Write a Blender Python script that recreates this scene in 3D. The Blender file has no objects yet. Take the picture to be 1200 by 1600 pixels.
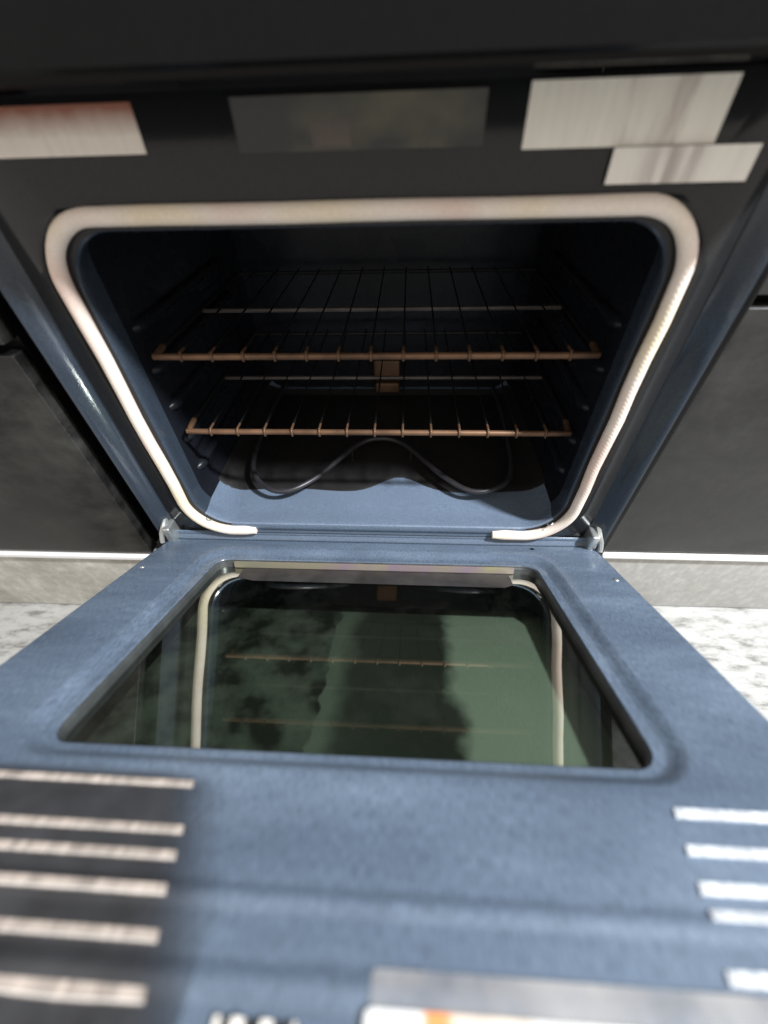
import bpy, bmesh, math, random
from mathutils import Vector, Matrix
random.seed(7)
S = bpy.context.scene
COL = S.collection

# ------------------------------------------------------------------ camera
FPX = 620.0
cam = bpy.data.cameras.new('camera')
cam.sensor_fit = 'VERTICAL'; cam.sensor_height = 24.0; cam.sensor_width = 18.0
cam.lens = 24.0 * FPX / 1600.0
cam.clip_start = 0.01; cam.clip_end = 50
co = bpy.data.objects.new('camera', cam); COL.objects.link(co)
right = Vector((0.99853468, 0.04775513, -0.02545453))
up = Vector((-0.016545, 0.71725691, 0.69661236))
back = Vector((0.05152425, -0.69517046, 0.71699601))
m = Matrix((right, up, back)).transposed().to_4x4()
m.translation = Vector((0.04477, -0.41816, 0.47384))
co.matrix_world = m
cam.dof.use_dof = True
cam.dof.focus_distance = 0.60
cam.dof.aperture_fstop = 1.15
S.camera = co

# ------------------------------------------------------------------ light
w = bpy.data.worlds.new('World'); S.world = w; w.use_nodes = True
bg = w.node_tree.nodes['Background']
bg.inputs[0].default_value = (1.0, 0.93, 0.85, 1); bg.inputs[1].default_value = 0.80
la = bpy.data.lights.new('ceiling_lamp', 'AREA'); la.shape = 'DISK'; la.size = 0.16
la.energy = 102.0; la.color = (0.93, 0.97, 1.0)
lo = bpy.data.objects.new('ceiling_lamp', la); COL.objects.link(lo)
lo.location = (1.28, -0.64, 1.8)
lo.rotation_euler = (Vector((0, 0, 0.1)) - lo.location).to_track_quat('-Z', 'Y').to_euler()
S.view_settings.view_transform = 'Standard'
S.view_settings.look = 'None'
S.view_settings.exposure = 0.0
S.view_settings.gamma = 1.0
S.view_settings.use_curve_mapping = False

# ------------------------------------------------------------------ materials
class NT:
    def __init__(s, name):
        s.m = bpy.data.materials.new(name); s.m.use_nodes = True
        s.t = s.m.node_tree; s.b = s.t.nodes['Principled BSDF']; s.o = s.t.nodes['Material Output']
        s._tc = None
    def n(s, kind, **kw):
        nd = s.t.nodes.new(kind)
        for k, v in kw.items():
            if hasattr(nd, k): setattr(nd, k, v)
            else: nd.inputs[k].default_value = v
        return nd
    def l(s, a, b): s.t.links.new(a, b)
    def coord(s, scale=(1, 1, 1), loc=(0, 0, 0)):
        if s._tc is None: s._tc = s.n('ShaderNodeTexCoord')
        mp = s.n('ShaderNodeMapping'); mp.inputs['Scale'].default_value = scale; mp.inputs['Location'].default_value = loc
        s.l(s._tc.outputs['Object'], mp.inputs[0]); return mp.outputs[0]
    def noise(s, scale, detail=4, rough=0.55, stretch=(1, 1, 1), loc=(0, 0, 0)):
        nz = s.n('ShaderNodeTexNoise'); nz.inputs['Scale'].default_value = scale
        nz.inputs['Detail'].default_value = detail; nz.inputs['Roughness'].default_value = rough
        s.l(s.coord(stretch, loc), nz.inputs['Vector']); return nz.outputs['Fac']
    def ramp(s, fac, stops):
        r = s.n('ShaderNodeValToRGB'); e = r.color_ramp.elements
        while len(e) < len(stops): e.new(0.5)
        for el, (p, c) in zip(e, stops):
            el.position = p; el.color = (*c, 1) if len(c) == 3 else c
        s.l(fac, r.inputs[0]); return r.outputs[0]
    def mix(s, fac, a, b, mode='MIX'):
        x = s.n('ShaderNodeMix'); x.data_type = 'RGBA'; x.blend_type = mode
        for sock, v in ((x.inputs[0], fac), (x.inputs[6], a), (x.inputs[7], b)):
            if isinstance(v, (int, float)): sock.default_value = v
            elif isinstance(v, tuple): sock.default_value = (*v, 1)
            else: s.l(v, sock)
        return x.outputs[2]
    def bump(s, h, strength=0.2, dist=0.001):
        b = s.n('ShaderNodeBump'); b.inputs['Strength'].default_value = strength; b.inputs['Distance'].default_value = dist
        s.l(h, b.inputs['Height']); s.l(b.outputs[0], s.b.inputs['Normal'])
    def set(s, **kw):
        for k, v in kw.items():
            sk = s.b.inputs[k]
            if hasattr(v, 'links') or hasattr(v, 'is_output'): s.l(v, sk)
            else: sk.default_value = (*v, 1) if isinstance(v, tuple) and len(v) == 3 else v
        return s

def mat_enamel(name, base, rough=0.25, speck=0.5, stretch=(1, 1, 1), grime=0.35, spec=0.5, grain=620, sheen_bands=False):
    t = NT(name)
    d = tuple(c * 0.62 for c in base); h = tuple(min(1, c * 1.36) for c in base)
    sp = t.ramp(t.noise(grain, 3, 0.7, stretch), [(0.3, d), (0.5, base), (0.72, h)])
    big = t.noise(7, 5, 0.62)
    fac = t.ramp(big, [(0.42, (0, 0, 0)), (0.75, (grime,) * 3)])
    c = t.mix(fac, sp, tuple(c * 0.55 for c in base))
    if sheen_bands:
        c = t.mix(1.0, c, t.ramp(t.noise(17, 4, 0.6, (0.22, 1, 1)), [(0.32, (0.80, 0.81, 0.83)), (0.5, (1, 1, 1)), (0.68, (1.32, 1.30, 1.27))]), 'MULTIPLY')  # streaky sheen painted into the base colour
    t.set(**{'Base Color': c, 'Roughness': t.ramp(t.noise(26, 4), [(0.3, (rough * 0.7,) * 3), (0.7, (rough * 1.4,) * 3)]), 'Specular IOR Level': spec})
    t.bump(t.noise(420, 2, 0.5, stretch), 0.10, 0.0006)
    return t.m

def mat_plain(name, col, rough=0.4, metal=0.0, var=0.18, scale=30, bump=0.05, spec=0.5, stretch=(1, 1, 1)):
    t = NT(name)
    c = t.ramp(t.noise(scale, 5, 0.6, stretch), [(0.25, tuple(x * (1 - var) for x in col)), (0.75, tuple(min(1, x * (1 + var)) for x in col))])
    t.set(**{'Base Color': c, 'Roughness': rough, 'Metallic': metal, 'Specular IOR Level': spec})
    t.bump(t.noise(scale * 9, 3), bump, 0.0008)
    return t.m

BLUE = (0.108, 0.143, 0.198)
M_door = mat_enamel('blue_speckled_enamel', BLUE, 0.22, stretch=(1.0, 0.16, 1.0), grime=0.35, grain=800, sheen_bands=True)
M_liner = mat_enamel('cavity_enamel', (0.011, 0.0125, 0.017), 0.26, grime=0.6, spec=0.25)  # base taken near black to carry the shade inside the cavity
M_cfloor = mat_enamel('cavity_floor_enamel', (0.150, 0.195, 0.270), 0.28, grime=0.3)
M_rod = mat_plain('element_rod', (0.034, 0.032, 0.036), 0.35, 0.2, 0.3, 60)
M_cross = mat_plain('dull_cross_bar', (0.085, 0.072, 0.064), 0.45, 0.3, 0.5, 20)
M_wire = mat_plain('dark_wire', (0.007, 0.006, 0.006), 0.5, 0.0, 0.4, 60)  # near-black, so the wires drop out behind the front rail
M_frame = mat_enamel('charcoal_enamel', (0.016, 0.017, 0.019), 0.18, spec=0.35)
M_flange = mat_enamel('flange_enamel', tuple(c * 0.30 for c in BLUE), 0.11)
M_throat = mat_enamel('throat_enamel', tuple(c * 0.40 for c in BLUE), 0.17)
M_sill = mat_enamel('sill_enamel', BLUE, 0.24)
M_black = mat_enamel('black_enamel', (0.006, 0.006, 0.0065), 0.12, spec=0.12)
M_rack = mat_plain('heat_browned_chrome', (0.155, 0.085, 0.048), 0.45, 0.4, 0.65, 16)
M_steel = mat_plain('zinc_steel', (0.55, 0.57, 0.56), 0.35, 0.8, 0.25, 90)
M_element = mat_plain('element_sheath', (0.030, 0.028, 0.028), 0.42, 0.4, 0.3, 60)
M_highlight_and_bars = mat_plain('white_edge', (0.86, 0.82, 0.77), 0.4, 0, 0.05)
M_slat_warm = mat_plain('warm_brushed_slat', (0.40, 0.34, 0.30), 0.42, 0.0, 0.7, 210, 0.25, 0.5, (1, 0.10, 1))
M_slat_cool = mat_plain('cool_brushed_slat', (0.62, 0.65, 0.72), 0.35, 0.0, 0.45, 210, 0.25, 0.5, (1, 0.10, 1))
M_mask_dark = mat_plain('mask_brown_black', (0.042, 0.038, 0.037), 0.45, 0, 0.5, 25)
M_slate_grey = mat_plain('slate_grey', (0.075, 0.098, 0.135), 0.4, 0, 0.35, 25)

def gasket_mat():
    t = NT('gasket_woven_fibre')
    weave = t.noise(700, 3, 0.6)
    a = t.ramp(weave, [(0.3, (0.78, 0.67, 0.59)), (0.7, (0.93, 0.84, 0.76))])
    tint = t.ramp(t.noise(9, 2), [(0.35, (0.92, 0.80, 0.78)), (0.5, (1, 1, 1)), (0.68, (0.98, 0.95, 0.78))])
    t.set(**{'Base Color': t.mix(0.85, a, tint, 'MULTIPLY'), 'Roughness': 0.75, 'Specular IOR Level': 0.25})
    wv = t.n('ShaderNodeTexWave', wave_type='BANDS', bands_direction='DIAGONAL'); wv.inputs['Scale'].default_value = 130; wv.inputs['Distortion'].default_value = 2.5
    t.l(t.coord(), wv.inputs['Vector'])
    t.bump(t.mix(0.5, weave, wv.outputs['Color']), 0.30, 0.0010); return t.m
M_gasket = gasket_mat()

def trim_mat():
    t = NT('heat_tinted_trim')
    c = t.ramp(t.noise(8, 3, 0.5, (1, 0.6, 1)), [(0.3, (0.19, 0.20, 0.14)), (0.46, (0.26, 0.23, 0.17)), (0.58, (0.25, 0.19, 0.23)), (0.72, (0.29, 0.27, 0.16))])
    t.set(**{'Base Color': c, 'Roughness': 0.35, 'Metallic': 0.25})
    t.bump(t.noise(300, 2), 0.1, 0.0005); return t.m
M_trim = trim_mat()

def glass_mat():
    t = NT('reflective_window_glass')
    gl = t.n('ShaderNodeBsdfGlossy'); gl.inputs['Roughness'].default_value = 0.03
    gl.inputs['Color'].default_value = (0.92, 0.95, 0.88, 1)
    tr = t.n('ShaderNodeBsdfTransparent'); tr.inputs['Color'].default_value = (0.66, 0.74, 0.66, 1)
    df = t.n('ShaderNodeBsdfDiffuse'); df.inputs['Color'].default_value = (0.30, 0.31, 0.27, 1)
    lw = t.n('ShaderNodeLayerWeight'); lw.inputs[0].default_value = 0.45
    r = t.ramp(lw.outputs['Facing'], [(0.0, (0.13,) * 3), (1.0, (0.78,) * 3)])
    m1 = t.n('ShaderNodeMixShader'); t.l(r, m1.inputs[0]); t.l(tr.outputs[0], m1.inputs[1]); t.l(gl.outputs[0], m1.inputs[2])
    sm = t.ramp(t.noise(14, 6, 0.7), [(0.5, (0.0,) * 3), (0.8, (0.035,) * 3)])
    m2 = t.n('ShaderNodeMixShader'); t.l(sm, m2.inputs[0]); t.l(m1.outputs[0], m2.inputs[1]); t.l(df.outputs[0], m2.inputs[2])
    t.l(m2.outputs[0], t.o.inputs[0]); return t.m
M_glass = glass_mat()

def outer_glass_mat():
    # outer pane: dark green glass with a fine dot print; soot mottle at left, a shadow painted across the middle
    t = NT('dark_green_outer_glass')
    v = t.n('ShaderNodeTexVoronoi'); v.inputs['Scale'].default_value = 420; v.inputs['Randomness'].default_value = 0.0
    t.l(t.coord(), v.inputs['Vector'])
    dots = t.ramp(v.outputs['Distance'], [(0.30, (0.19, 0.212, 0.185)), (0.48, (0.34, 0.375, 0.325))])
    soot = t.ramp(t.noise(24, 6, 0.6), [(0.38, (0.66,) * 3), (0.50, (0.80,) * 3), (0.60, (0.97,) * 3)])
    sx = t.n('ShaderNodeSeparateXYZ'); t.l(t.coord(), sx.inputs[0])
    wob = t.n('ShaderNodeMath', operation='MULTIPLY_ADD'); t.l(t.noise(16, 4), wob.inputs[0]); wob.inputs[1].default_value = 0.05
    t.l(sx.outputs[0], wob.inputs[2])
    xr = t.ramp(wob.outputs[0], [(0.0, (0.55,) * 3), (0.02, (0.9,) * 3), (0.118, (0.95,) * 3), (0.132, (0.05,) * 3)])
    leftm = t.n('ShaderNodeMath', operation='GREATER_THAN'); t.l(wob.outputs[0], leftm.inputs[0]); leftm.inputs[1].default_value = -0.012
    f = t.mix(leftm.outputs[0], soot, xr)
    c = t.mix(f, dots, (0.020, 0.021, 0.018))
    t.set(**{'Base Color': c, 'Roughness': 0.22}); return t.m
M_outer = outer_glass_mat()

def label_mat(name, base, ink, axis_scale, thr=(0.5, 0.62), rough=0.55, tint=None, xr=None):
    t = NT(name)
    st = t.ramp(t.noise(60, 3, 0.6, axis_scale), [(thr[0], (0,) * 3), (thr[1], (0.75,) * 3)])
    if xr:
        sq = t.n('ShaderNodeSeparateXYZ'); t.l(t.coord(), sq.inputs[0])
        st = t.mix(1.0, st, t.ramp(sq.outputs[0], [(p, (k,) * 3) for p, k in xr]), 'MULTIPLY')
    c = t.mix(st, base, ink)
    c = t.mix(0.6, c, t.ramp(t.noise(240, 2, 0.5, (1, 1, 0.1)), [(0.3, (0.86,) * 3), (0.7, (1, 1, 1))]), 'MULTIPLY')
    if tint:
        sx = t.n('ShaderNodeSeparateXYZ'); t.l(t.coord(), sx.inputs[0])
        wob = t.n('ShaderNodeMath', operation='MULTIPLY_ADD'); t.l(t.noise(45, 3), wob.inputs[0]); wob.inputs[1].default_value = 0.010
        t.l(sx.outputs[2], wob.inputs[2])
        mr = t.n('ShaderNodeMapRange'); t.l(wob.outputs[0], mr.inputs[0])
        mr.inputs[1].default_value = tint[0]; mr.inputs[2].default_value = tint[1]
        c = t.mix(mr.outputs[0], c, tint[2])
    t.set(**{'Base Color': c, 'Roughness': rough}); return t.m
M_lab_cream = label_mat('cream_paper_label', (0.94, 0.89, 0.79), (0.42, 0.33, 0.29), (0.9, 1, 0.18), (0.42, 0.60), xr=[(0.19, 0.06), (0.197, 0.9), (0.206, 0.3), (0.228, 0.25), (0.234, 1.0), (0.246, 1.0), (0.252, 0.1)])
M_lab_grey = label_mat('pale_paper_label', (0.93, 0.88, 0.81), (0.38, 0.32, 0.30), (1.4, 1, 0.12), (0.36, 0.60), xr=[(0.214, 0.05), (0.228, 0.5), (0.236, 1.0), (0.262, 1.0), (0.268, 0.08)])
M_lab_red = label_mat('cream_red_label', (0.94, 0.85, 0.76), (0.72, 0.56, 0.50), (0.5, 1, 0.6), (0.6, 0.8), tint=(0.4665, 0.482, (0.33, 0.12, 0.075)))
M_lab_olive = label_mat('olive_plate', (0.0165, 0.017, 0.017), (0.115, 0.105, 0.06), (0.2, 1, 0.3), (0.46, 0.70), 0.22)
M_lab_pink = label_mat('faded_pink_patch', (0.11, 0.088, 0.078), (0.05, 0.042, 0.04), (2.2, 1, 0.1), (0.55, 0.7))

def paper_mat():
    t = NT('white_paper_orange_print')
    sx = t.n('ShaderNodeSeparateXYZ'); t.l(t.coord(), sx.inputs[0])
    mr = t.ramp(sx.outputs[0], [(0.0, (0.82, 0.82, 0.82)), (0.056, (0.82, 0.82, 0.82)), (0.0565, (0.85, 0.30, 0.10)), (0.069, (0.85, 0.33, 0.12)), (0.0695, (0.80, 0.66, 0.56)), (0.102, (0.80, 0.70, 0.60)), (0.103, (0.80, 0.80, 0.79))])
    gr = t.ramp(t.noise(90, 4, 0.6, (1, 0.1, 1)), [(0.35, (0.80,) * 3), (0.65, (1,) * 3)])
    t.set(**{'Base Color': t.mix(1.0, mr, gr, 'MULTIPLY'), 'Roughness': 0.5}); return t.m
M_paper = paper_mat()

def ghost_mat():
    t = NT('cloudy_ghost')
    tr = t.n('ShaderNodeBsdfTransparent')
    df = t.n('ShaderNodeBsdfDiffuse')
    t.l(t.ramp(t.noise(40, 4, 0.6, (0.5, 0.2, 1)), [(0.3, (0.42, 0.40, 0.40)), (0.7, (0.66, 0.64, 0.62))]), df.inputs[0])
    mx = t.n('ShaderNodeMixShader')
    t.l(t.ramp(t.noise(22, 4, 0.6), [(0.3, (0.06,) * 3), (0.7, (0.34,) * 3)]), mx.inputs[0])
    t.l(tr.outputs[0], mx.inputs[1]); t.l(df.outputs[0], mx.inputs[2]); t.l(mx.outputs[0], t.o.inputs[0]); return t.m
M_ghost = ghost_mat()

def floor_mat():
    t = NT('pale_terrazzo')
    a = t.ramp(t.noise(46, 6, 0.68, (0.5, 1.4, 1)), [(0.36, (0.21, 0.205, 0.195)), (0.46, (0.38, 0.375, 0.36)), (0.56, (0.48, 0.48, 0.47))])
    b = t.ramp(t.noise(5, 4, 0.6), [(0.35, (0.80, 0.78, 0.74)), (0.6, (1, 1, 1))])
    t.set(**{'Base Color': t.mix(0.7, a, b, 'MULTIPLY'), 'Roughness': 0.4}); t.bump(t.noise(120, 4), 0.15, 0.001); return t.m
M_floor = floor_mat()
def dust_mat(name, base, dust, k=0.5, seed=0):
    t = NT(name)
    f = t.ramp(t.noise(9, 7, 0.68, (1, 1, 1.6), (seed, 0, seed)), [(0.40, (0,) * 3), (0.74, (k,) * 3)])
    f2 = t.ramp(t.noise(70, 5, 0.7, (1, 1, 0.7)), [(0.45, (0.75,) * 3), (0.7, (1,) * 3)])
    t.set(**{'Base Color': t.mix(1.0, t.mix(f, base, dust), f2, 'MULTIPLY'), 'Roughness': t.ramp(f, [(0, (0.32,) * 3), (0.6, (0.6,) * 3)])})
    t.bump(t.noise(150, 4), 0.06, 0.0008); return t.m
M_cabL = dust_mat('dark_laminate_dusty', (0.007, 0.0068, 0.0066), (0.070, 0.070, 0.064), 0.75, 0.0)
M_cabR = dust_mat('grey_laminate_dusty', (0.018, 0.0178, 0.017), (0.050, 0.0485, 0.047), 0.85, 3.1)
M_plL = dust_mat('smudged_cream_plinth', (0.66, 0.64, 0.58), (0.28, 0.27, 0.24), 0.7, 1.7)
M_plR = dust_mat('off_white_plinth', (0.50, 0.485, 0.46), (0.40, 0.385, 0.36), 0.5, 5.3)
M_wtrim = mat_plain('white_strip', (0.86, 0.86, 0.86), 0.35, 0, 0.06)

# ------------------------------------------------------------------ mesh helpers
def link(name, me, mats, parent=None, smooth=False, mw=None):
    o = bpy.data.objects.new(name, me); COL.objects.link(o)
    for mt in (mats if isinstance(mats, (list, tuple)) else [mats]): me.materials.append(mt)
    if smooth:
        for p in me.polygons: p.use_smooth = True
        try: me.set_sharp_from_angle(angle=math.radians(38))
        except Exception: pass
    if parent is not None: o.parent = parent
    return o
def mesh(verts, faces):
    me = bpy.data.meshes.new('m'); me.from_pydata([tuple(v) for v in verts], [], faces); me.update(); return me
def tag(o, label=None, cat=None, group=None, kind=None):
    for k, v in (('label', label), ('category', cat), ('group', group), ('kind', kind)):
        if v: o[k] = v
    return o
def empty(name, loc):
    o = bpy.data.objects.new(name, None); COL.objects.link(o); o.location = loc; o.empty_display_size = 0.05
    return o
def box_bm(bm, x0, x1, y0, y1, z0, z1):
    vs = [bm.verts.new((x, y, z)) for x in (x0, x1) for y in (y0, y1) for z in (z0, z1)]
    for f in ((0, 1, 3, 2), (4, 6, 7, 5), (0, 4, 5, 1), (2, 3, 7, 6), (0, 2, 6, 4), (1, 5, 7, 3)):
        bm.faces.new([vs[i] for i in f])
def box(name, x0, x1, y0, y1, z0, z1, mt, parent=None, bev=0.0):
    bm = bmesh.new(); box_bm(bm, x0, x1, y0, y1, z0, z1)
    if bev: bmesh.ops.bevel(bm, geom=list(bm.edges), offset=bev, segments=3, affect='EDGES', profile=0.6)
    bmesh.ops.recalc_face_normals(bm, faces=bm.faces)
    me = bpy.data.meshes.new('m'); bm.to_mesh(me); bm.free()
    return link(name, me, mt, parent, smooth=bool(bev))
NC = 10
def rrect(hw, a, b, r):
    """rounded rectangle outline in (x, q), q from a to b, counter-clockwise from the lower right; r may be (lower, upper)"""
    rl, ru = r if isinstance(r, tuple) else (r, r)
    pts = []
    for cx, cq, rad, a0 in ((hw - rl, a + rl, rl, -90), (hw - ru, b - ru, ru, 0), (-hw + ru, b - ru, ru, 90), (-hw + rl, a + rl, rl, 180)):
        for k in range(NC + 1):
            an = math.radians(a0 + 90 * k / NC); pts.append((cx + rad * math.cos(an), cq + rad * math.sin(an)))
    return pts
def loft(rings, cap_first=False, cap_last=False):
    n = len(rings[0]); v = [p for r in rings for p in r]; f = []
    for i in range(len(rings) - 1):
        for j in range(n):
            k = (j + 1) % n
            f.append((i * n + j, i * n + k, (i + 1) * n + k, (i + 1) * n + j))
    if cap_first: f.append(tuple(range(n))[::-1])
    if cap_last: f.append(tuple(range((len(rings) - 1) * n, len(rings) * n)))
    me = mesh(v, f); bm = bmesh.new(); bm.from_mesh(me)
    bmesh.ops.recalc_face_normals(bm, faces=bm.faces); bm.to_mesh(me); bm.free(); return me
def tube(path, r, seg=10, caps=True):
    path = [Vector(p) for p in path]; rings = []; prev = None
    for i, p in enumerate(path):
        t = (path[min(i + 1, len(path) - 1)] - path[max(i - 1, 0)]).normalized()
        if prev is None:
            a = Vector((0, 0, 1)) if abs(t.z) < 0.9 else Vector((1, 0, 0)); n = t.cross(a).normalized()
        else: n = (prev - t * prev.dot(t)).normalized()
        prev = n; b = t.cross(n)
        rr = r[i] if isinstance(r, (list, tuple)) else r
        rings.append([p + (n * math.cos(2 * math.pi * k / seg) + b * math.sin(2 * math.pi * k / seg)) * rr for k in range(seg)])
    return loft(rings, caps, caps)
def smooth_path(pts, n=8):
    pts = [Vector(p) for p in pts]; out = []
    for i in range(len(pts) - 1):
        p0 = pts[max(i - 1, 0)]; p1 = pts[i]; p2 = pts[i + 1]; p3 = pts[min(i + 2, len(pts) - 1)]
        for k in range(n):
            t = k / n
            out.append(0.5 * ((2 * p1) + (p2 - p0) * t + (2 * p0 - 5 * p1 + 4 * p2 - p3) * t * t + (3 * p1 - p0 - 3 * p2 + p3) * t ** 3))
    out.append(pts[-1]); return out

ZF = -0.245   # kitchen floor height (the cavity's lower gasket line is z = 0)

# ------------------------------------------------------------------ setting
fl = link('floor', mesh([(-3, -3, ZF), (3, -3, ZF), (3, 1.2, ZF), (-3, 1.2, ZF)], [(0, 1, 2, 3)]), M_floor)
tag(fl, kind='structure')

# ------------------------------------------------------------------ oven
oven = empty('oven', (0, 0.2, ZF))
tag(oven, 'open electric oven with blue speckled enamel, pale rope gasket and dropped door', 'oven')
def add(o):
    o.parent = oven; o.matrix_parent_inverse = Matrix.Translation((0, -0.2, -ZF)); return o

# front frame (dark enamel) around the opening; the blue sill strip below it is its own piece
def ring(hw, zb, zt, r, y): return [Vector((x, y, z)) for x, z in rrect(hw, zb, zt, r)]
RO = (0.052, 0.046)
frame_rings = [ring(0.2790, 0.0095, 0.4005, (0.056, 0.05), 0.0),
               ring(0.3035, -0.0070, 0.4130, (0.07, 0.062), 0.0), ring(0.3055, -0.0074, 0.4145, (0.071, 0.063), -0.0025), ring(0.3085, -0.0078, 0.4160, (0.07, 0.062), -0.003),
               ring(0.3115, -0.0082, 0.4175, (0.066, 0.058), -0.0005), ring(0.324, -0.0086, 0.4790, (0.05, 0.03), 0.0),
               ring(0.3275, -0.0090, 0.4835, (0.03, 0.02), 0.0035), ring(0.330, -0.0094, 0.4855, (0.012, 0.006), 0.0040)]
add(link('front_frame', loft(frame_rings), M_frame, smooth=True))
# rolled outer flanges, leaning towards the middle, left and right
for sgn in (-1, 1):
    prof = [(0.330, 0.0038), (0.3325, 0.0030), (0.337, -0.0015), (0.345, -0.0080), (0.350, -0.0112), (0.3528, -0.0116), (0.3542, -0.0098), (0.3545, -0.005), (0.3545, 0.040)]
    v = []; f = []
    for z in (-0.050, 0.10, 0.25, 0.40, 0.4855): v += [(sgn * x, y, z) for x, y in prof]
    n = len(prof)
    for i in range(4):
        for j in range(n - 1): f.append((i * n + j, i * n + j + 1, (i + 1) * n + j + 1, (i + 1) * n + j))
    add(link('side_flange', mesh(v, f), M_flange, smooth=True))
# lower sill, blue enamel: a short lip between the gasket ends and a full-width ridge below it
def strip(name, prof, xs, mt):
    v = []; f = []; n = len(prof)
    for x in xs: v += [(x, y, z) for z, y in prof]
    for i in range(len(xs) - 1):
        for j in range(n - 1): f.append((i * n + j, (i + 1) * n + j, (i + 1) * n + j + 1, i * n + j + 1))
    return add(link(name, mesh(v, f), mt, smooth=True))
strip('sill_lip', [(0.0096, 0.0020), (0.0090, -0.0012), (0.0055, -0.0026), (0.0015, -0.0026), (-0.0010, -0.0010), (-0.0040, -0.0012), (-0.0080, -0.0020)], (-0.232, -0.11, 0.0, 0.11, 0.232), M_sill)
strip('sill', [(-0.0070, -0.0005), (-0.0078, -0.0030), (-0.0105, -0.0042), (-0.0125, -0.0036), (-0.0140, -0.0046), (-0.0165, -0.0088), (-0.0185, -0.0096), (-0.026, -0.0080), (-0.055, 0.0)], (-0.3295, -0.16, 0.0, 0.16, 0.3295), M_sill)
add(box('toe_panel', -0.352, 0.352, 0.004, 0.03, ZF + 0.03, -0.020, M_black, bev=0.003))
# body sides and hidden carcass
for sgn in (-1, 1):
    xs = sorted((sgn * 0.3556, sgn * 0.381))
    add(box('body_side', xs[0], xs[1], 0.012, 0.58, ZF + 0.02, 0.60, M_black, bev=0.005))
    xs = sorted((sgn * 0.3556, sgn * 0.361))
    add(box('side_bead', xs[0], xs[1], 0.004, 0.0118, ZF + 0.05, 0.486, M_black, bev=0.002))
add(box('back_panel', -0.355, 0.355, 0.565, 0.58, ZF + 0.02, 0.60, M_black))

# cavity liner
RO = (0.056, 0.05)
cav = [ring(0.2790, 0.0095, 0.4005, RO, 0.0002), ring(0.2775, 0.0110, 0.3990, RO, 0.0025), ring(0.2775, 0.0105, 0.3990, RO, 0.008), ring(0.281, 0.0070, 0.402, RO, 0.020), ring(0.286, 0.004, 0.408, (0.050, 0.045), 0.044), ring(0.288, 0.002, 0.410, (0.048, 0.042), 0.12), ring(0.288, 0.002, 0.410, (0.048, 0.042), 0.41), ring(0.275, 0.015, 0.397, (0.04, 0.035), 0.43)]
KF = 6; NR = 4 * (NC + 1)
def patch(rings, idx):
    v = [r[i] for r in rings for i in idx]; n = len(idx)
    return mesh(v, [(i * n + j, i * n + j + 1, (i + 1) * n + j + 1, (i + 1) * n + j) for i in range(len(rings) - 1) for j in range(n - 1)])
i_up = list(range(KF, 3 * (NC + 1) + NC - KF + 1)); i_lo = list(range(3 * (NC + 1) + NC - KF, NR)) + list(range(0, KF + 1))
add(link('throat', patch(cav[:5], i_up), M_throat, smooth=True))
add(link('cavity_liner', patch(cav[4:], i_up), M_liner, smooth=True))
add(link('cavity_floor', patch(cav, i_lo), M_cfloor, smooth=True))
add(link('cavity_back', mesh(cav[-1], [tuple(range(NR))]), M_liner))
v = []; f = []; rows = [(0.090, 0.0030), (0.094, 0.0046), (0.110, 0.0050), (0.27, 0.0050), (0.412, 0.0050), (0.4235, 0.0150)]
pxs = [-0.280 + 0.560 * i / 40 for i in range(41)]
def pz(x): return 0.048 - math.sqrt(max(0.0, 0.048 ** 2 - max(0.0, abs(x) - 0.24) ** 2))
for k, (y, z) in enumerate(rows): v += [(x, y + (0.034 * math.exp(-((x - 0.035) / 0.045) ** 2) + 0.003 * math.sin(x * 31) if k < 3 else 0), z + pz(x)) for x in pxs]
for i in range(len(rows) - 1):
    for j in range(40): f.append((i * 41 + j, i * 41 + j + 1, (i + 1) * 41 + j + 1, (i + 1) * 41 + j))
add(link('floor_shade', mesh(v, f), M_element, smooth=True))  # dark sheet standing in for the shade over the rear floor
# embossed rack ledges on both walls
def ledge_mesh(sgn):
    pts = [(0.056, 0.0), (0.062, 0.6), (0.072, 1.0), (0.10, 0.85), (0.36, 0.85), (0.375, 0.0)]
    rings = []
    for y, k in pts:
        r = []
        for j in range(9):
            an = math.pi * j / 8
            r.append((sgn * (0.2895 - 0.0125 * k * math.sin(an)), y, 0.0095 * max(k, 0.15) * math.cos(an)))
        rings.append(r)
    return loft(rings)
LM = {s: ledge_mesh(s) for s in (-1, 1)}
for s in (-1, 1):
    for z in (0.291, 0.2375, 0.183, 0.129, 0.074):
        o = bpy.data.objects.new('rack_ledge', LM[s]); COL.objects.link(o)
        if not LM[s].materials:
            LM[s].materials.append(M_liner)
            for p in LM[s].polygons: p.use_smooth = True
        add(o); o.location = (0, 0, z)
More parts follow.
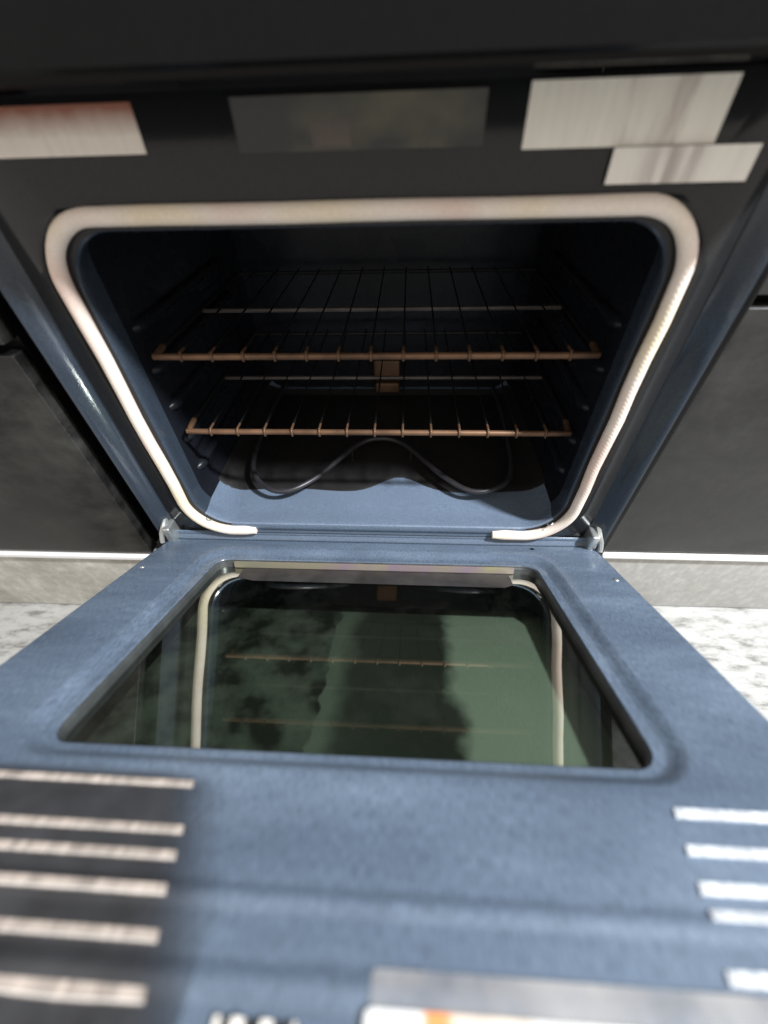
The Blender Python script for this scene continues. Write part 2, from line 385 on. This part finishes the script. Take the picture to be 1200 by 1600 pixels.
# gasket rope, open at the bottom
def gpath():
    hw, zb, zt, rl, ru = 0.2905, 0.0, 0.4115, 0.062, 0.056
    pts = [(-0.193, zb), (-0.21, zb + 0.0005)]
    for k in range(13):
        an = math.radians(-90 - 90 * k / 12); pts.append((-hw + rl + rl * math.cos(an), zb + rl + rl * math.sin(an)))
    for k in range(1, 8): pts.append((-hw + 0.0012 * math.sin(k * 1.3), zb + rl + (zt - ru - zb - rl) * k / 8))
    for k in range(13):
        an = math.radians(180 - 90 * k / 12); pts.append((-hw + ru + ru * math.cos(an), zt - ru + ru * math.sin(an)))
    for k in range(1, 8): pts.append((-hw + ru + (2 * hw - 2 * ru) * k / 8, zt + 0.0003 * math.sin(k * 1.7)))
    for k in range(13):
        an = math.radians(90 - 90 * k / 12); pts.append((hw - ru + ru * math.cos(an), zt - ru + ru * math.sin(an)))
    for k in range(1, 8): pts.append((hw + 0.001 * math.sin(k * 1.9), zt - ru - (zt - ru - zb - rl) * k / 8))
    for k in range(13):
        an = math.radians(0 - 90 * k / 12); pts.append((hw - rl + rl * math.cos(an), zb + rl + rl * math.sin(an)))
    pts += [(0.20, zb + 0.001), (0.182, zb + 0.0005)]
    return [Vector((x, -0.0048, z)) for x, z in pts]
gp = gpath(); rad = [0.0076 + 0.0002 * math.sin(i * 0.9) for i in range(len(gp))]
rad[0] = 0.0056; rad[-1] = 0.006; rad[-2] = 0.0082
gk = add(link('gasket', tube(gp, rad, 14), M_gasket, smooth=True)); gk['label'] = 'pale woven rope gasket open at the bottom'
# small gasket clips showing at the lower corners
for x, z in ((-0.262, 0.021), (-0.268, 0.013), (0.262, 0.024), (0.254, 0.012)):
    s = 1 if x > 0 else -1
    o = add(link('gasket_clip', tube(smooth_path([(x, 0.004, z - 0.003), (x, -0.004, z), (x + 0.003 * s, -0.006, z + 0.003), (x + 0.006 * s, -0.003, z + 0.004)], 4), 0.0011, 8), M_steel, smooth=True))

# overhanging control panel above the opening
bm = bmesh.new(); box_bm(bm, -0.381, 0.381, -0.074, 0.06, 0.4872, 0.66)
bmesh.ops.bevel(bm, geom=list(bm.edges), offset=0.006, segments=3, affect='EDGES'); bmesh.ops.recalc_face_normals(bm, faces=bm.faces)
me = bpy.data.meshes.new('m'); bm.to_mesh(me); bm.free()
add(link('control_panel', me, M_black, smooth=True))

# paper stickers along the top of the frame
def sticker(name, x0, x1, z0, z1, mt, y, lab, curl=0.0):
    v = []; f = []; N = 12
    for i in range(N + 1):
        for j in range(2):
            x = x0 + (x1 - x0) * i / N; z = (z0, z1)[j]
            v.append((x, y - curl * abs(math.sin(i * 1.1)) * 0.4, z))
    for i in range(N): f.append((2 * i, 2 * i + 2, 2 * i + 3, 2 * i + 1))
    me = mesh(v, f); o = add(link(name, me, mt))
    md = o.modifiers.new('thick', 'SOLIDIFY'); md.thickness = 0.0004; md.offset = 1
    o['label'] = lab; return o
sticker('paper_sticker', 0.130, 0.272, 0.4465, 0.4825, M_lab_cream, -0.0006, 'cream paper sticker with smeared grey print')
sticker('paper_sticker', 0.199, 0.306, 0.4245, 0.4462, M_lab_grey, -0.0036, 'lower grey-white paper sticker with smeared print')
sticker('paper_sticker', -0.325, -0.166, 0.4505, 0.4795, M_lab_red, -0.0006, 'cream paper sticker with red-brown upper edge')
sticker('rating_plate', -0.090, 0.100, 0.4490, 0.4800, M_lab_olive, -0.0006, 'faded olive plate above the opening')
sticker('plate_patch', -0.031, -0.001, 0.4515, 0.4665, M_lab_pink, -0.0012, 'small faded pink patch on the olive plate')

# bake element on the cavity floor
ep = smooth_path([(-0.235, 0.425, 0.03), (-0.238, 0.30, 0.03), (-0.232, 0.16, 0.03), (-0.213, 0.092, 0.029), (-0.163, 0.058, 0.028), (-0.111, 0.089, 0.029), (-0.045, 0.186, 0.03), (0.0, 0.207, 0.03),
                  (0.045, 0.186, 0.03), (0.110, 0.100, 0.029), (0.160, 0.064, 0.028), (0.214, 0.088, 0.029), (0.232, 0.16, 0.03), (0.238, 0.30, 0.03), (0.235, 0.425, 0.03)], 8)
add(link('bake_element', tube(ep, 0.0046, 10), M_rod, smooth=True))
for x, y in ((-0.055, 0.172), (0.055, 0.172), (-0.236, 0.24), (0.236, 0.24)):
    add(link('element_foot', tube([(x, y, 0.0), (x, y, 0.028)], 0.0018, 6), M_element, smooth=True))
add(box('terminal_block', -0.026, 0.030, 0.392, 0.428, 0.052, 0.096, M_rack, bev=0.004))
add(box('terminal_plate', -0.024, 0.028, 0.400, 0.428, 0.018, 0.040, M_rack, bev=0.003))

# hinge arms
for s in (-1, 1):
    x = 0.333 * s
    o = add(box('hinge_arm', x - 0.006, x + 0.006, -0.020, 0.012, -0.020, 0.0145, M_steel, bev=0.003))
    o.rotation_euler = (0, 0, 0)
    add(link('hinge_claw', tube(smooth_path([(x + 0.006 * s, 0.002, 0.018), (x + 0.006 * s, -0.012, 0.012), (x + 0.010 * s, -0.020, 0.0), (x + 0.010 * s, -0.026, -0.010)], 5), [0.0042] * 10 + [0.0036] * 6, 8), M_steel, smooth=True))

# ------------------------------------------------------------------ door (local frame: x, y = -distance from the hinge, z = out of the inner face)
TH = math.radians(25.4)
Lr = 0.516
def dring(hw, s0, s1, r, t): return [Vector((x, -s, t)) for x, s in rrect(hw, s0, s1, r)]
rings = [dring(0.2362, 0.052, 0.3640, 0.020, -0.0195), dring(0.2362, 0.052, 0.3640, 0.020, -0.0098), dring(0.2372, 0.051, 0.3650, 0.021, -0.0084),
         dring(0.2392, 0.049, 0.3665, 0.023, -0.0080), dring(0.2455, 0.0435, 0.3705, 0.029, -0.0080), dring(0.2480, 0.041, 0.3725, 0.0315, -0.0074),
         dring(0.2530, 0.036, 0.3765, 0.036, -0.0042), dring(0.2580, 0.031, 0.3810, 0.041, -0.0008), dring(0.2610, 0.028, 0.3840, 0.044, 0.0), dring(0.3385, 0.003, 0.3920, 0.0004, 0.0)]
dm = loft(rings)
bm = bmesh.new(); bm.from_mesh(dm)
# apron towards the lip, with two pressed cross ribs
def apron_t(s):
    t = 0.0
    for c, hw, h in ((0.4555, 0.0075, 0.0017), (0.4865, 0.0085, 0.0020)):
        if abs(s - c) < hw: t = h * 0.5 * (1 + math.cos(math.pi * (s - c) / hw))
    return t
ss = [0.392 + (0.513 - 0.392) * i / 96 for i in range(97)]
xs = [-0.3385, -0.30, -0.15, 0.0, 0.15, 0.30, 0.3385]
g = []
for s in ss:
    g.append([bm.verts.new((x, -s, apron_t(s) * (1 if abs(x) < 0.32 else 0))) for x in xs])
for i in range(len(ss) - 1):
    for j in range(len(xs) - 1): bm.faces.new((g[i][j], g[i + 1][j], g[i + 1][j + 1], g[i][j + 1]))
# rolled outer rim and underside
out = [(0.3385, 0.003, 0.513, 0.0), (0.3402, 0.0013, 0.5147, -0.0007), (0.3412, 0.0003, 0.5157, -0.0022), (0.3414, 0.0, 0.516, -0.006), (0.3414, 0.0, 0.516, -0.045)]
pr = None
for hw, a, b, t in out:
    cur = [bm.verts.new((x, -s, t)) for x, s in ((hw, a), (hw, b), (-hw, b), (-hw, a))]
    if pr:
        for j in range(4): bm.faces.new((pr[j], pr[(j + 1) % 4], cur[(j + 1) % 4], cur[j]))
    pr = cur
bmesh.ops.recalc_face_normals(bm, faces=bm.faces)
bm.to_mesh(dm); bm.free()
door = link('door', dm, M_door, smooth=True)
DMW = Matrix.Translation((0, -0.0100, -0.0181)) @ Matrix.Rotation(-TH, 4, 'X')
door.parent = oven; door.matrix_parent_inverse = Matrix.Translation((0, -0.2, -ZF)); door.matrix_basis = DMW
door['label'] = 'blue speckled enamel door hanging open with a window'
def dadd(o, lab=None):
    o.parent = door
    if lab: o['label'] = lab
    return o
# window: heat tinted reveal, reflective inner pane, dark outer pane
tr = [dring(0.2360, 0.0522, 0.3638, 0.020, -0.0092), dring(0.2352, 0.0530, 0.3630, 0.0195, -0.0100), dring(0.2350, 0.0532, 0.3628, 0.019, -0.0125), dring(0.2344, 0.0538, 0.3624, 0.019, -0.0132), dring(0.2342, 0.0540, 0.3622, 0.019, -0.0215)]
M_reveal = mat_plain('dull_reveal', (0.075, 0.080, 0.082), 0.35, 0.3, 0.4, 40)
dadd(link('window_trim', loft(tr), M_reveal, smooth=True), 'dull grey window reveal')
bm = bmesh.new(); box_bm(bm, -0.212, 0.206, -0.0580, -0.0542, -0.0201, -0.0098)
bmesh.ops.bevel(bm, geom=list(bm.edges), offset=0.0012, segments=2, affect='EDGES'); bmesh.ops.recalc_face_normals(bm, faces=bm.faces)
me = bpy.data.meshes.new('m'); bm.to_mesh(me); bm.free()
dadd(link('trim_strip', me, M_trim, smooth=True), 'pale heat-tinted strip along the far edge of the window')
dadd(link('dark_mask', mesh([(-0.196, -0.0585, -0.01985), (0.198, -0.0585, -0.01985), (0.198, -0.088, -0.01985), (0.185, -0.096, -0.01985), (-0.17, -0.094, -0.01985), (-0.196, -0.086, -0.01985)], [(5, 4, 3, 2, 1, 0)]), M_mask_dark), 'added matt black mask on the pane by the hinge')  # matt mask added to hide the gasket's reflection in the pane
dadd(link('inner_glass', mesh([(x, -s, -0.0202) for x, s in rrect(0.2343, 0.0539, 0.3623, 0.0185)], [tuple(range(4 * NC + 4))]), M_glass), 'dark reflective inner window pane')
dadd(link('dark_mask', mesh([(-0.233, -0.0552, -0.0214), (0.233, -0.0552, -0.0214), (0.233, -0.35, -0.0214), (0.218, -0.36, -0.0214), (0.2175, -0.165, -0.0214), (0.208, -0.150, -0.0214), (-0.205, -0.146, -0.0214), (-0.233, -0.140, -0.0214)], [(0, 7, 6, 5, 1), (1, 5, 4, 3, 2)]), M_black), 'black border behind the far edge of the pane, its right arm standing in for shadow')  # right arm stands in for the shadow of the window edge
wl = [dring(0.2341, 0.0541, 0.3621, 0.019, -0.0217), dring(0.2341, 0.0541, 0.3621, 0.019, -0.0440)]
dadd(link('window_well', loft(wl), M_black))
dadd(link('outer_glass', mesh([(x, -s, -0.0436) for x, s in rrect(0.2340, 0.0542, 0.3620, 0.0185)], [tuple(range(4 * NC + 4))]), M_outer), 'sooty green outer pane with a fine dot print and a painted shadow across the middle')
# outer skin under the door
v = [(x, -s, t) for t in (-0.0452, -0.050) for x, s in ((0.3414, 0.0), (0.3414, 0.516), (-0.3414, 0.516), (-0.3414, 0.0))]
dadd(link('outer_skin', mesh(v, [(0, 1, 2, 3), (7, 6, 5, 4), (0, 4, 5, 1), (1, 5, 6, 2), (2, 6, 7, 3), (3, 7, 4, 0)]), M_black))

for x, q in ((-0.326, 0.098), (0.327, 0.102)):
    bm = bmesh.new(); bmesh.ops.create_uvsphere(bm, u_segments=12, v_segments=8, radius=0.0034)
    for vv in bm.verts: vv.co = Vector((x + vv.co.x, -q + vv.co.y, 0.0002 + vv.co.z * 0.4))
    me = bpy.data.meshes.new('m'); bm.to_mesh(me); bm.free()
    dadd(link('screw_head', me, M_steel, smooth=True))
bm = bmesh.new(); bmesh.ops.create_circle(bm, cap_ends=True, segments=16, radius=0.0032)
for vv in bm.verts: vv.co += Vector((0.243, -0.0125, 0.0004))
me = bpy.data.meshes.new('m'); bm.to_mesh(me); bm.free()
dadd(link('vent_hole', me, M_black))
# reflections in the enamel: bright ones shaped as pale slats, a dark one painted
def plate(name, x0, x1, s0, s1, t, mt, lab=None):
    bm = bmesh.new(); box_bm(bm, x0, x1, -s1, -s0, -0.001, t)
    bmesh.ops.bevel(bm, geom=[e for e in bm.edges if abs(e.verts[0].co.z - e.verts[1].co.z) > 1e-5], offset=0.006, segments=4, affect='EDGES')
    bmesh.ops.recalc_face_normals(bm, faces=bm.faces)
    me = bpy.data.meshes.new('m'); bm.to_mesh(me); bm.free()
    return dadd(link(name, me, mt), lab)
def dark_reflection_mat(name, col, edge):
    # dark reflection painted as a thin layer, fading towards its inner edge (edge: x at s = 0.40, change per metre of s, feather, sign)
    t = NT(name)
    sx = t.n('ShaderNodeSeparateXYZ'); t.l(t.coord(), sx.inputs[0])
    e = t.n('ShaderNodeMath', operation='MULTIPLY_ADD'); t.l(sx.outputs[1], e.inputs[0]); e.inputs[1].default_value = edge[1]; t.l(sx.outputs[0], e.inputs[2])
    wob = t.n('ShaderNodeMath', operation='MULTIPLY_ADD'); t.l(t.noise(30, 4), wob.inputs[0]); wob.inputs[1].default_value = 0.012; t.l(e.outputs[0], wob.inputs[2])
    mr = t.n('ShaderNodeMapRange'); mr.interpolation_type = 'SMOOTHSTEP'; t.l(wob.outputs[0], mr.inputs[0])
    mr.inputs[1].default_value = edge[0]; mr.inputs[2].default_value = edge[0] + edge[2]; mr.inputs[3].default_value = edge[4]; mr.inputs[4].default_value = 0.0
    top = t.n('ShaderNodeMapRange'); top.interpolation_type = 'SMOOTHSTEP'; t.l(sx.outputs[1], top.inputs[0])
    top.inputs[1].default_value = -edge[3]; top.inputs[2].default_value = -edge[3] + 0.014; top.inputs[3].default_value = 1.0; top.inputs[4].default_value = 0.0
    mu = t.n('ShaderNodeMath', operation='MULTIPLY'); t.l(mr.outputs[0], mu.inputs[0]); t.l(top.outputs[0], mu.inputs[1])
    t.set(**{'Base Color': t.ramp(t.noise(25, 5, 0.6), [(0.3, tuple(c * 0.6 for c in col)), (0.7, tuple(c * 1.35 for c in col))]), 'Roughness': 0.4})
    tr = t.n('ShaderNodeBsdfTransparent'); mx = t.n('ShaderNodeMixShader')
    t.l(mu.outputs[0], mx.inputs[0]); t.l(tr.outputs[0], mx.inputs[1]); t.l(t.b.outputs[0], mx.inputs[2]); t.l(mx.outputs[0], t.o.inputs[0])
    return t.m
def film(name, x0, x1, s0, s1, mt, lab):
    v = []; f = []; n = 60
    for i in range(n + 1):
        q = s0 + (s1 - s0) * i / n
        v += [(x0, -q, apron_t(q) + 0.0004), (x1, -q, apron_t(q) + 0.0004)]
    for i in range(n): f.append((2 * i, 2 * i + 2, 2 * i + 3, 2 * i + 1))
    return dadd(link(name, mesh(v, f), mt), lab)
film('reflection_patch', -0.318, -0.05, 0.384, 0.5128, dark_reflection_mat('reflected_brown_black', (0.036, 0.037, 0.041), (-0.282, 0.40, 0.062, 0.384 + 0.016, 0.96)), 'painted dark reflection fading out at its inner edge')
def slat(x0, x1, s, hgt, mt, skew, wav=0.0):
    # bright reflected band shaped as a raised strip, highlight painted along the near edge
    N = 16; v = []; f = []; mi = []
    prof = [(-hgt * 0.6, 0.0002), (-hgt * 0.58, 0.0010), (hgt * 0.26, 0.0016), (hgt * 0.27, 0.0019), (hgt * 0.36, 0.0019), (hgt * 0.40, 0.0002)]
    for i in range(N + 1):
        k = i / N
        for d, t in prof:
            wv = wav * math.sin(k * 17) * (d > 0)
            v.append((x0 + (x1 - x0) * k + skew * d, -(s + d + wv), t + apron_t(s + d)))
    n = len(prof)
    for i in range(N):
        for j in range(n - 1):
            f.append((i * n + j, (i + 1) * n + j, (i + 1) * n + j + 1, i * n + j + 1)); mi.append(1 if j in (2, 3) else 0)
    f.append(tuple(range(n))); mi.append(0); f.append(tuple(range(N * n, N * n + n))[::-1]); mi.append(0)
    me = mesh(v, f)
    bm = bmesh.new(); bm.from_mesh(me); bmesh.ops.recalc_face_normals(bm, faces=bm.faces); bm.to_mesh(me); bm.free()
    o = dadd(link('glare_slat', me, [mt, M_highlight_and_bars]))
    for p, k in zip(me.polygons, mi): p.material_index = k
    return o
for s, e, hgt, wv in ((0.3985, -0.096, 0.0052, 0), (0.4265, -0.088, 0.0052, 0), (0.4400, -0.085, 0.0052, 0), (0.4565, -0.081, 0.0052, 0), (0.4745, -0.075, 0.0052, 0), (0.4945, -0.069, 0.0056, 0.0004)):
    slat(-0.300, e, s, hgt, M_slat_warm, 0.3, wv)
for s, b, hgt in ((0.4005, 0.220, 0.0062), (0.4215, 0.214, 0.0054), (0.4400, 0.209, 0.0060), (0.4515, 0.207, 0.0050), (0.4745, 0.199, 0.0055)):
    slat(b, 0.305, s, hgt, M_slat_cool, -0.3)
# paper sticker on the lip with its ghost reflection as a cloudy strip, and a small barred tag
def flat(name, x0, x1, s0, s1, t, mt, lab, r=0.003):
    hw = (x1 - x0) / 2; cx = (x0 + x1) / 2
    pts = [(x + cx, -s) for x, s in rrect(hw, s0, s1, r)]; n = len(pts)
    v = [(x, y, t) for x, y in pts] + [(x, y, t - 0.0004) for x, y in pts]
    f = [tuple(range(n))[::-1], tuple(range(n, 2 * n))] + [(i, (i + 1) % n, n + (i + 1) % n, n + i) for i in range(n)]
    me = mesh(v, f); bm = bmesh.new(); bm.from_mesh(me); bmesh.ops.recalc_face_normals(bm, faces=bm.faces); bm.to_mesh(me); bm.free()
    return dadd(link(name, me, mt), lab)
flat('sticker_ghost', 0.033, 0.318, 0.4800, 0.4922, 0.0030, M_ghost, 'cloudy grey strip painting the ghost reflection of the sticker')
flat('lip_sticker', 0.031, 0.320, 0.4926, 0.5142, 0.0034, M_paper, 'white paper sticker with an orange block')
M_ink = mat_plain('ink_black', (0.02, 0.02, 0.022), 0.5)
flat('barred_tag', -0.034, 0.004, 0.4988, 0.513, 0.0026, M_ink, 'dark tag with pale upright bars', 0.001)
for x0, x1 in ((-0.034, -0.0315), (-0.0265, -0.021), (-0.0135, -0.0085), (0.0005, 0.002)):
    flat('tag_bar', x0, x1, 0.4984, 0.513, 0.0032, M_highlight_and_bars, None, 0.0004)

# ------------------------------------------------------------------ racks
def make_rack(z, label):
    t = empty('oven_rack', (0, 0.2, z)); tag(t, label, 'oven rack', 'racks in the oven')
    def ra(o): o.parent = t; return o
    y0 = -0.150
    fr = smooth_path([(-0.272, y0 + 0.030, 0.0), (-0.268, y0 + 0.004, 0.0), (-0.255, y0, 0.0), (-0.1, y0, 0), (0.1, y0, 0), (0.255, y0, 0.0), (0.268, y0 + 0.004, 0), (0.272, y0 + 0.030, 0.0)], 6)
    ra(link('front_rail', tube(fr, 0.0041, 10), M_rack, smooth=True))
    ra(link('cross_rail', tube([(-0.270, 0.016, -0.003), (0.270, 0.016, -0.003)], 0.0034, 8), M_cross, smooth=True))
    ra(link('rear_rail', tube([(-0.270, 0.195, 0), (0.270, 0.195, 0)], 0.0032, 8), M_wire, smooth=True))
    for s in (-1, 1): ra(link('side_rail', tube([(s * 0.272, y0 + 0.028, 0), (s * 0.272, 0.195, 0)], 0.0034, 8), M_wire, smooth=True))
    wm = tube(smooth_path([(0, y0 - 0.0035, -0.004), (0, y0 - 0.0048, 0.001), (0, y0 - 0.001, 0.0052), (0, y0 + 0.012, 0.0056), (0, 0.0, 0.0056), (0, 0.2, 0.0056)], 4), [0.0018] * 13 + [0.0012] * 8, 7)
    wm.materials.append(M_wire)
    wm.materials.append(M_rack)
    for p in wm.polygons:
        p.use_smooth = True
        if p.center.y < y0 + 0.006: p.material_index = 1
    for k in range(13):
        o = bpy.data.objects.new('wire', wm); COL.objects.link(o); o.parent = t; o.location = (-0.234 + 0.0392 * k, 0, 0)
    return t
make_rack(0.2615, 'upper browned wire rack spanning the oven cavity')
make_rack(0.1515, 'lower browned wire rack just above the heating element')

# ------------------------------------------------------------------ neighbouring cabinets
def cabinet(sgn, y, zp, mp, mpl, gap_z, label, x0, clean):
    c = empty('kitchen_cabinet', (sgn * 0.75, y + 0.25, ZF)); tag(c, label, 'cabinet')
    off = Matrix.Translation(c.location).inverted()
    def ca(o, lab=None):
        o.parent = c; o.matrix_parent_inverse = off
        if lab: o['label'] = lab
        return o
    a, b = sorted((sgn * x0, sgn * 1.2))
    ca(box('door_panel', a, b, y, y + 0.02, zp + 0.006, gap_z - 0.006, mp, bev=0.0015))
    ca(box('drawer_front', a, b, y, y + 0.02, gap_z + 0.006, gap_z + 0.22, mp, bev=0.0015))
    ca(box('carcass', a, b, y + 0.022, y + 0.55, zp + 0.01, gap_z + 0.24, M_black))
    ca(box('plinth', a, b, y + 0.003, y + 0.02, ZF + 0.003, zp - 0.012, mpl, bev=0.001), 'smudged pale plinth board')
    ca(box('plinth_trim', a, b, y - 0.004, y + 0.018, zp - 0.0115, zp - 0.0015, M_wtrim, bev=0.002), 'white strip along the top of the plinth')
    return c
cabinet(-1, -0.012, -0.062, M_cabL, M_plL, 0.297, 'dusty near-black cabinet with smudged cream plinth, left of the oven', 0.388, False)
cabinet(1, 0.024, -0.074, M_cabR, M_plR, 0.327, 'dusty charcoal grey cabinet with clean white plinth, right of the oven', 0.386, True)
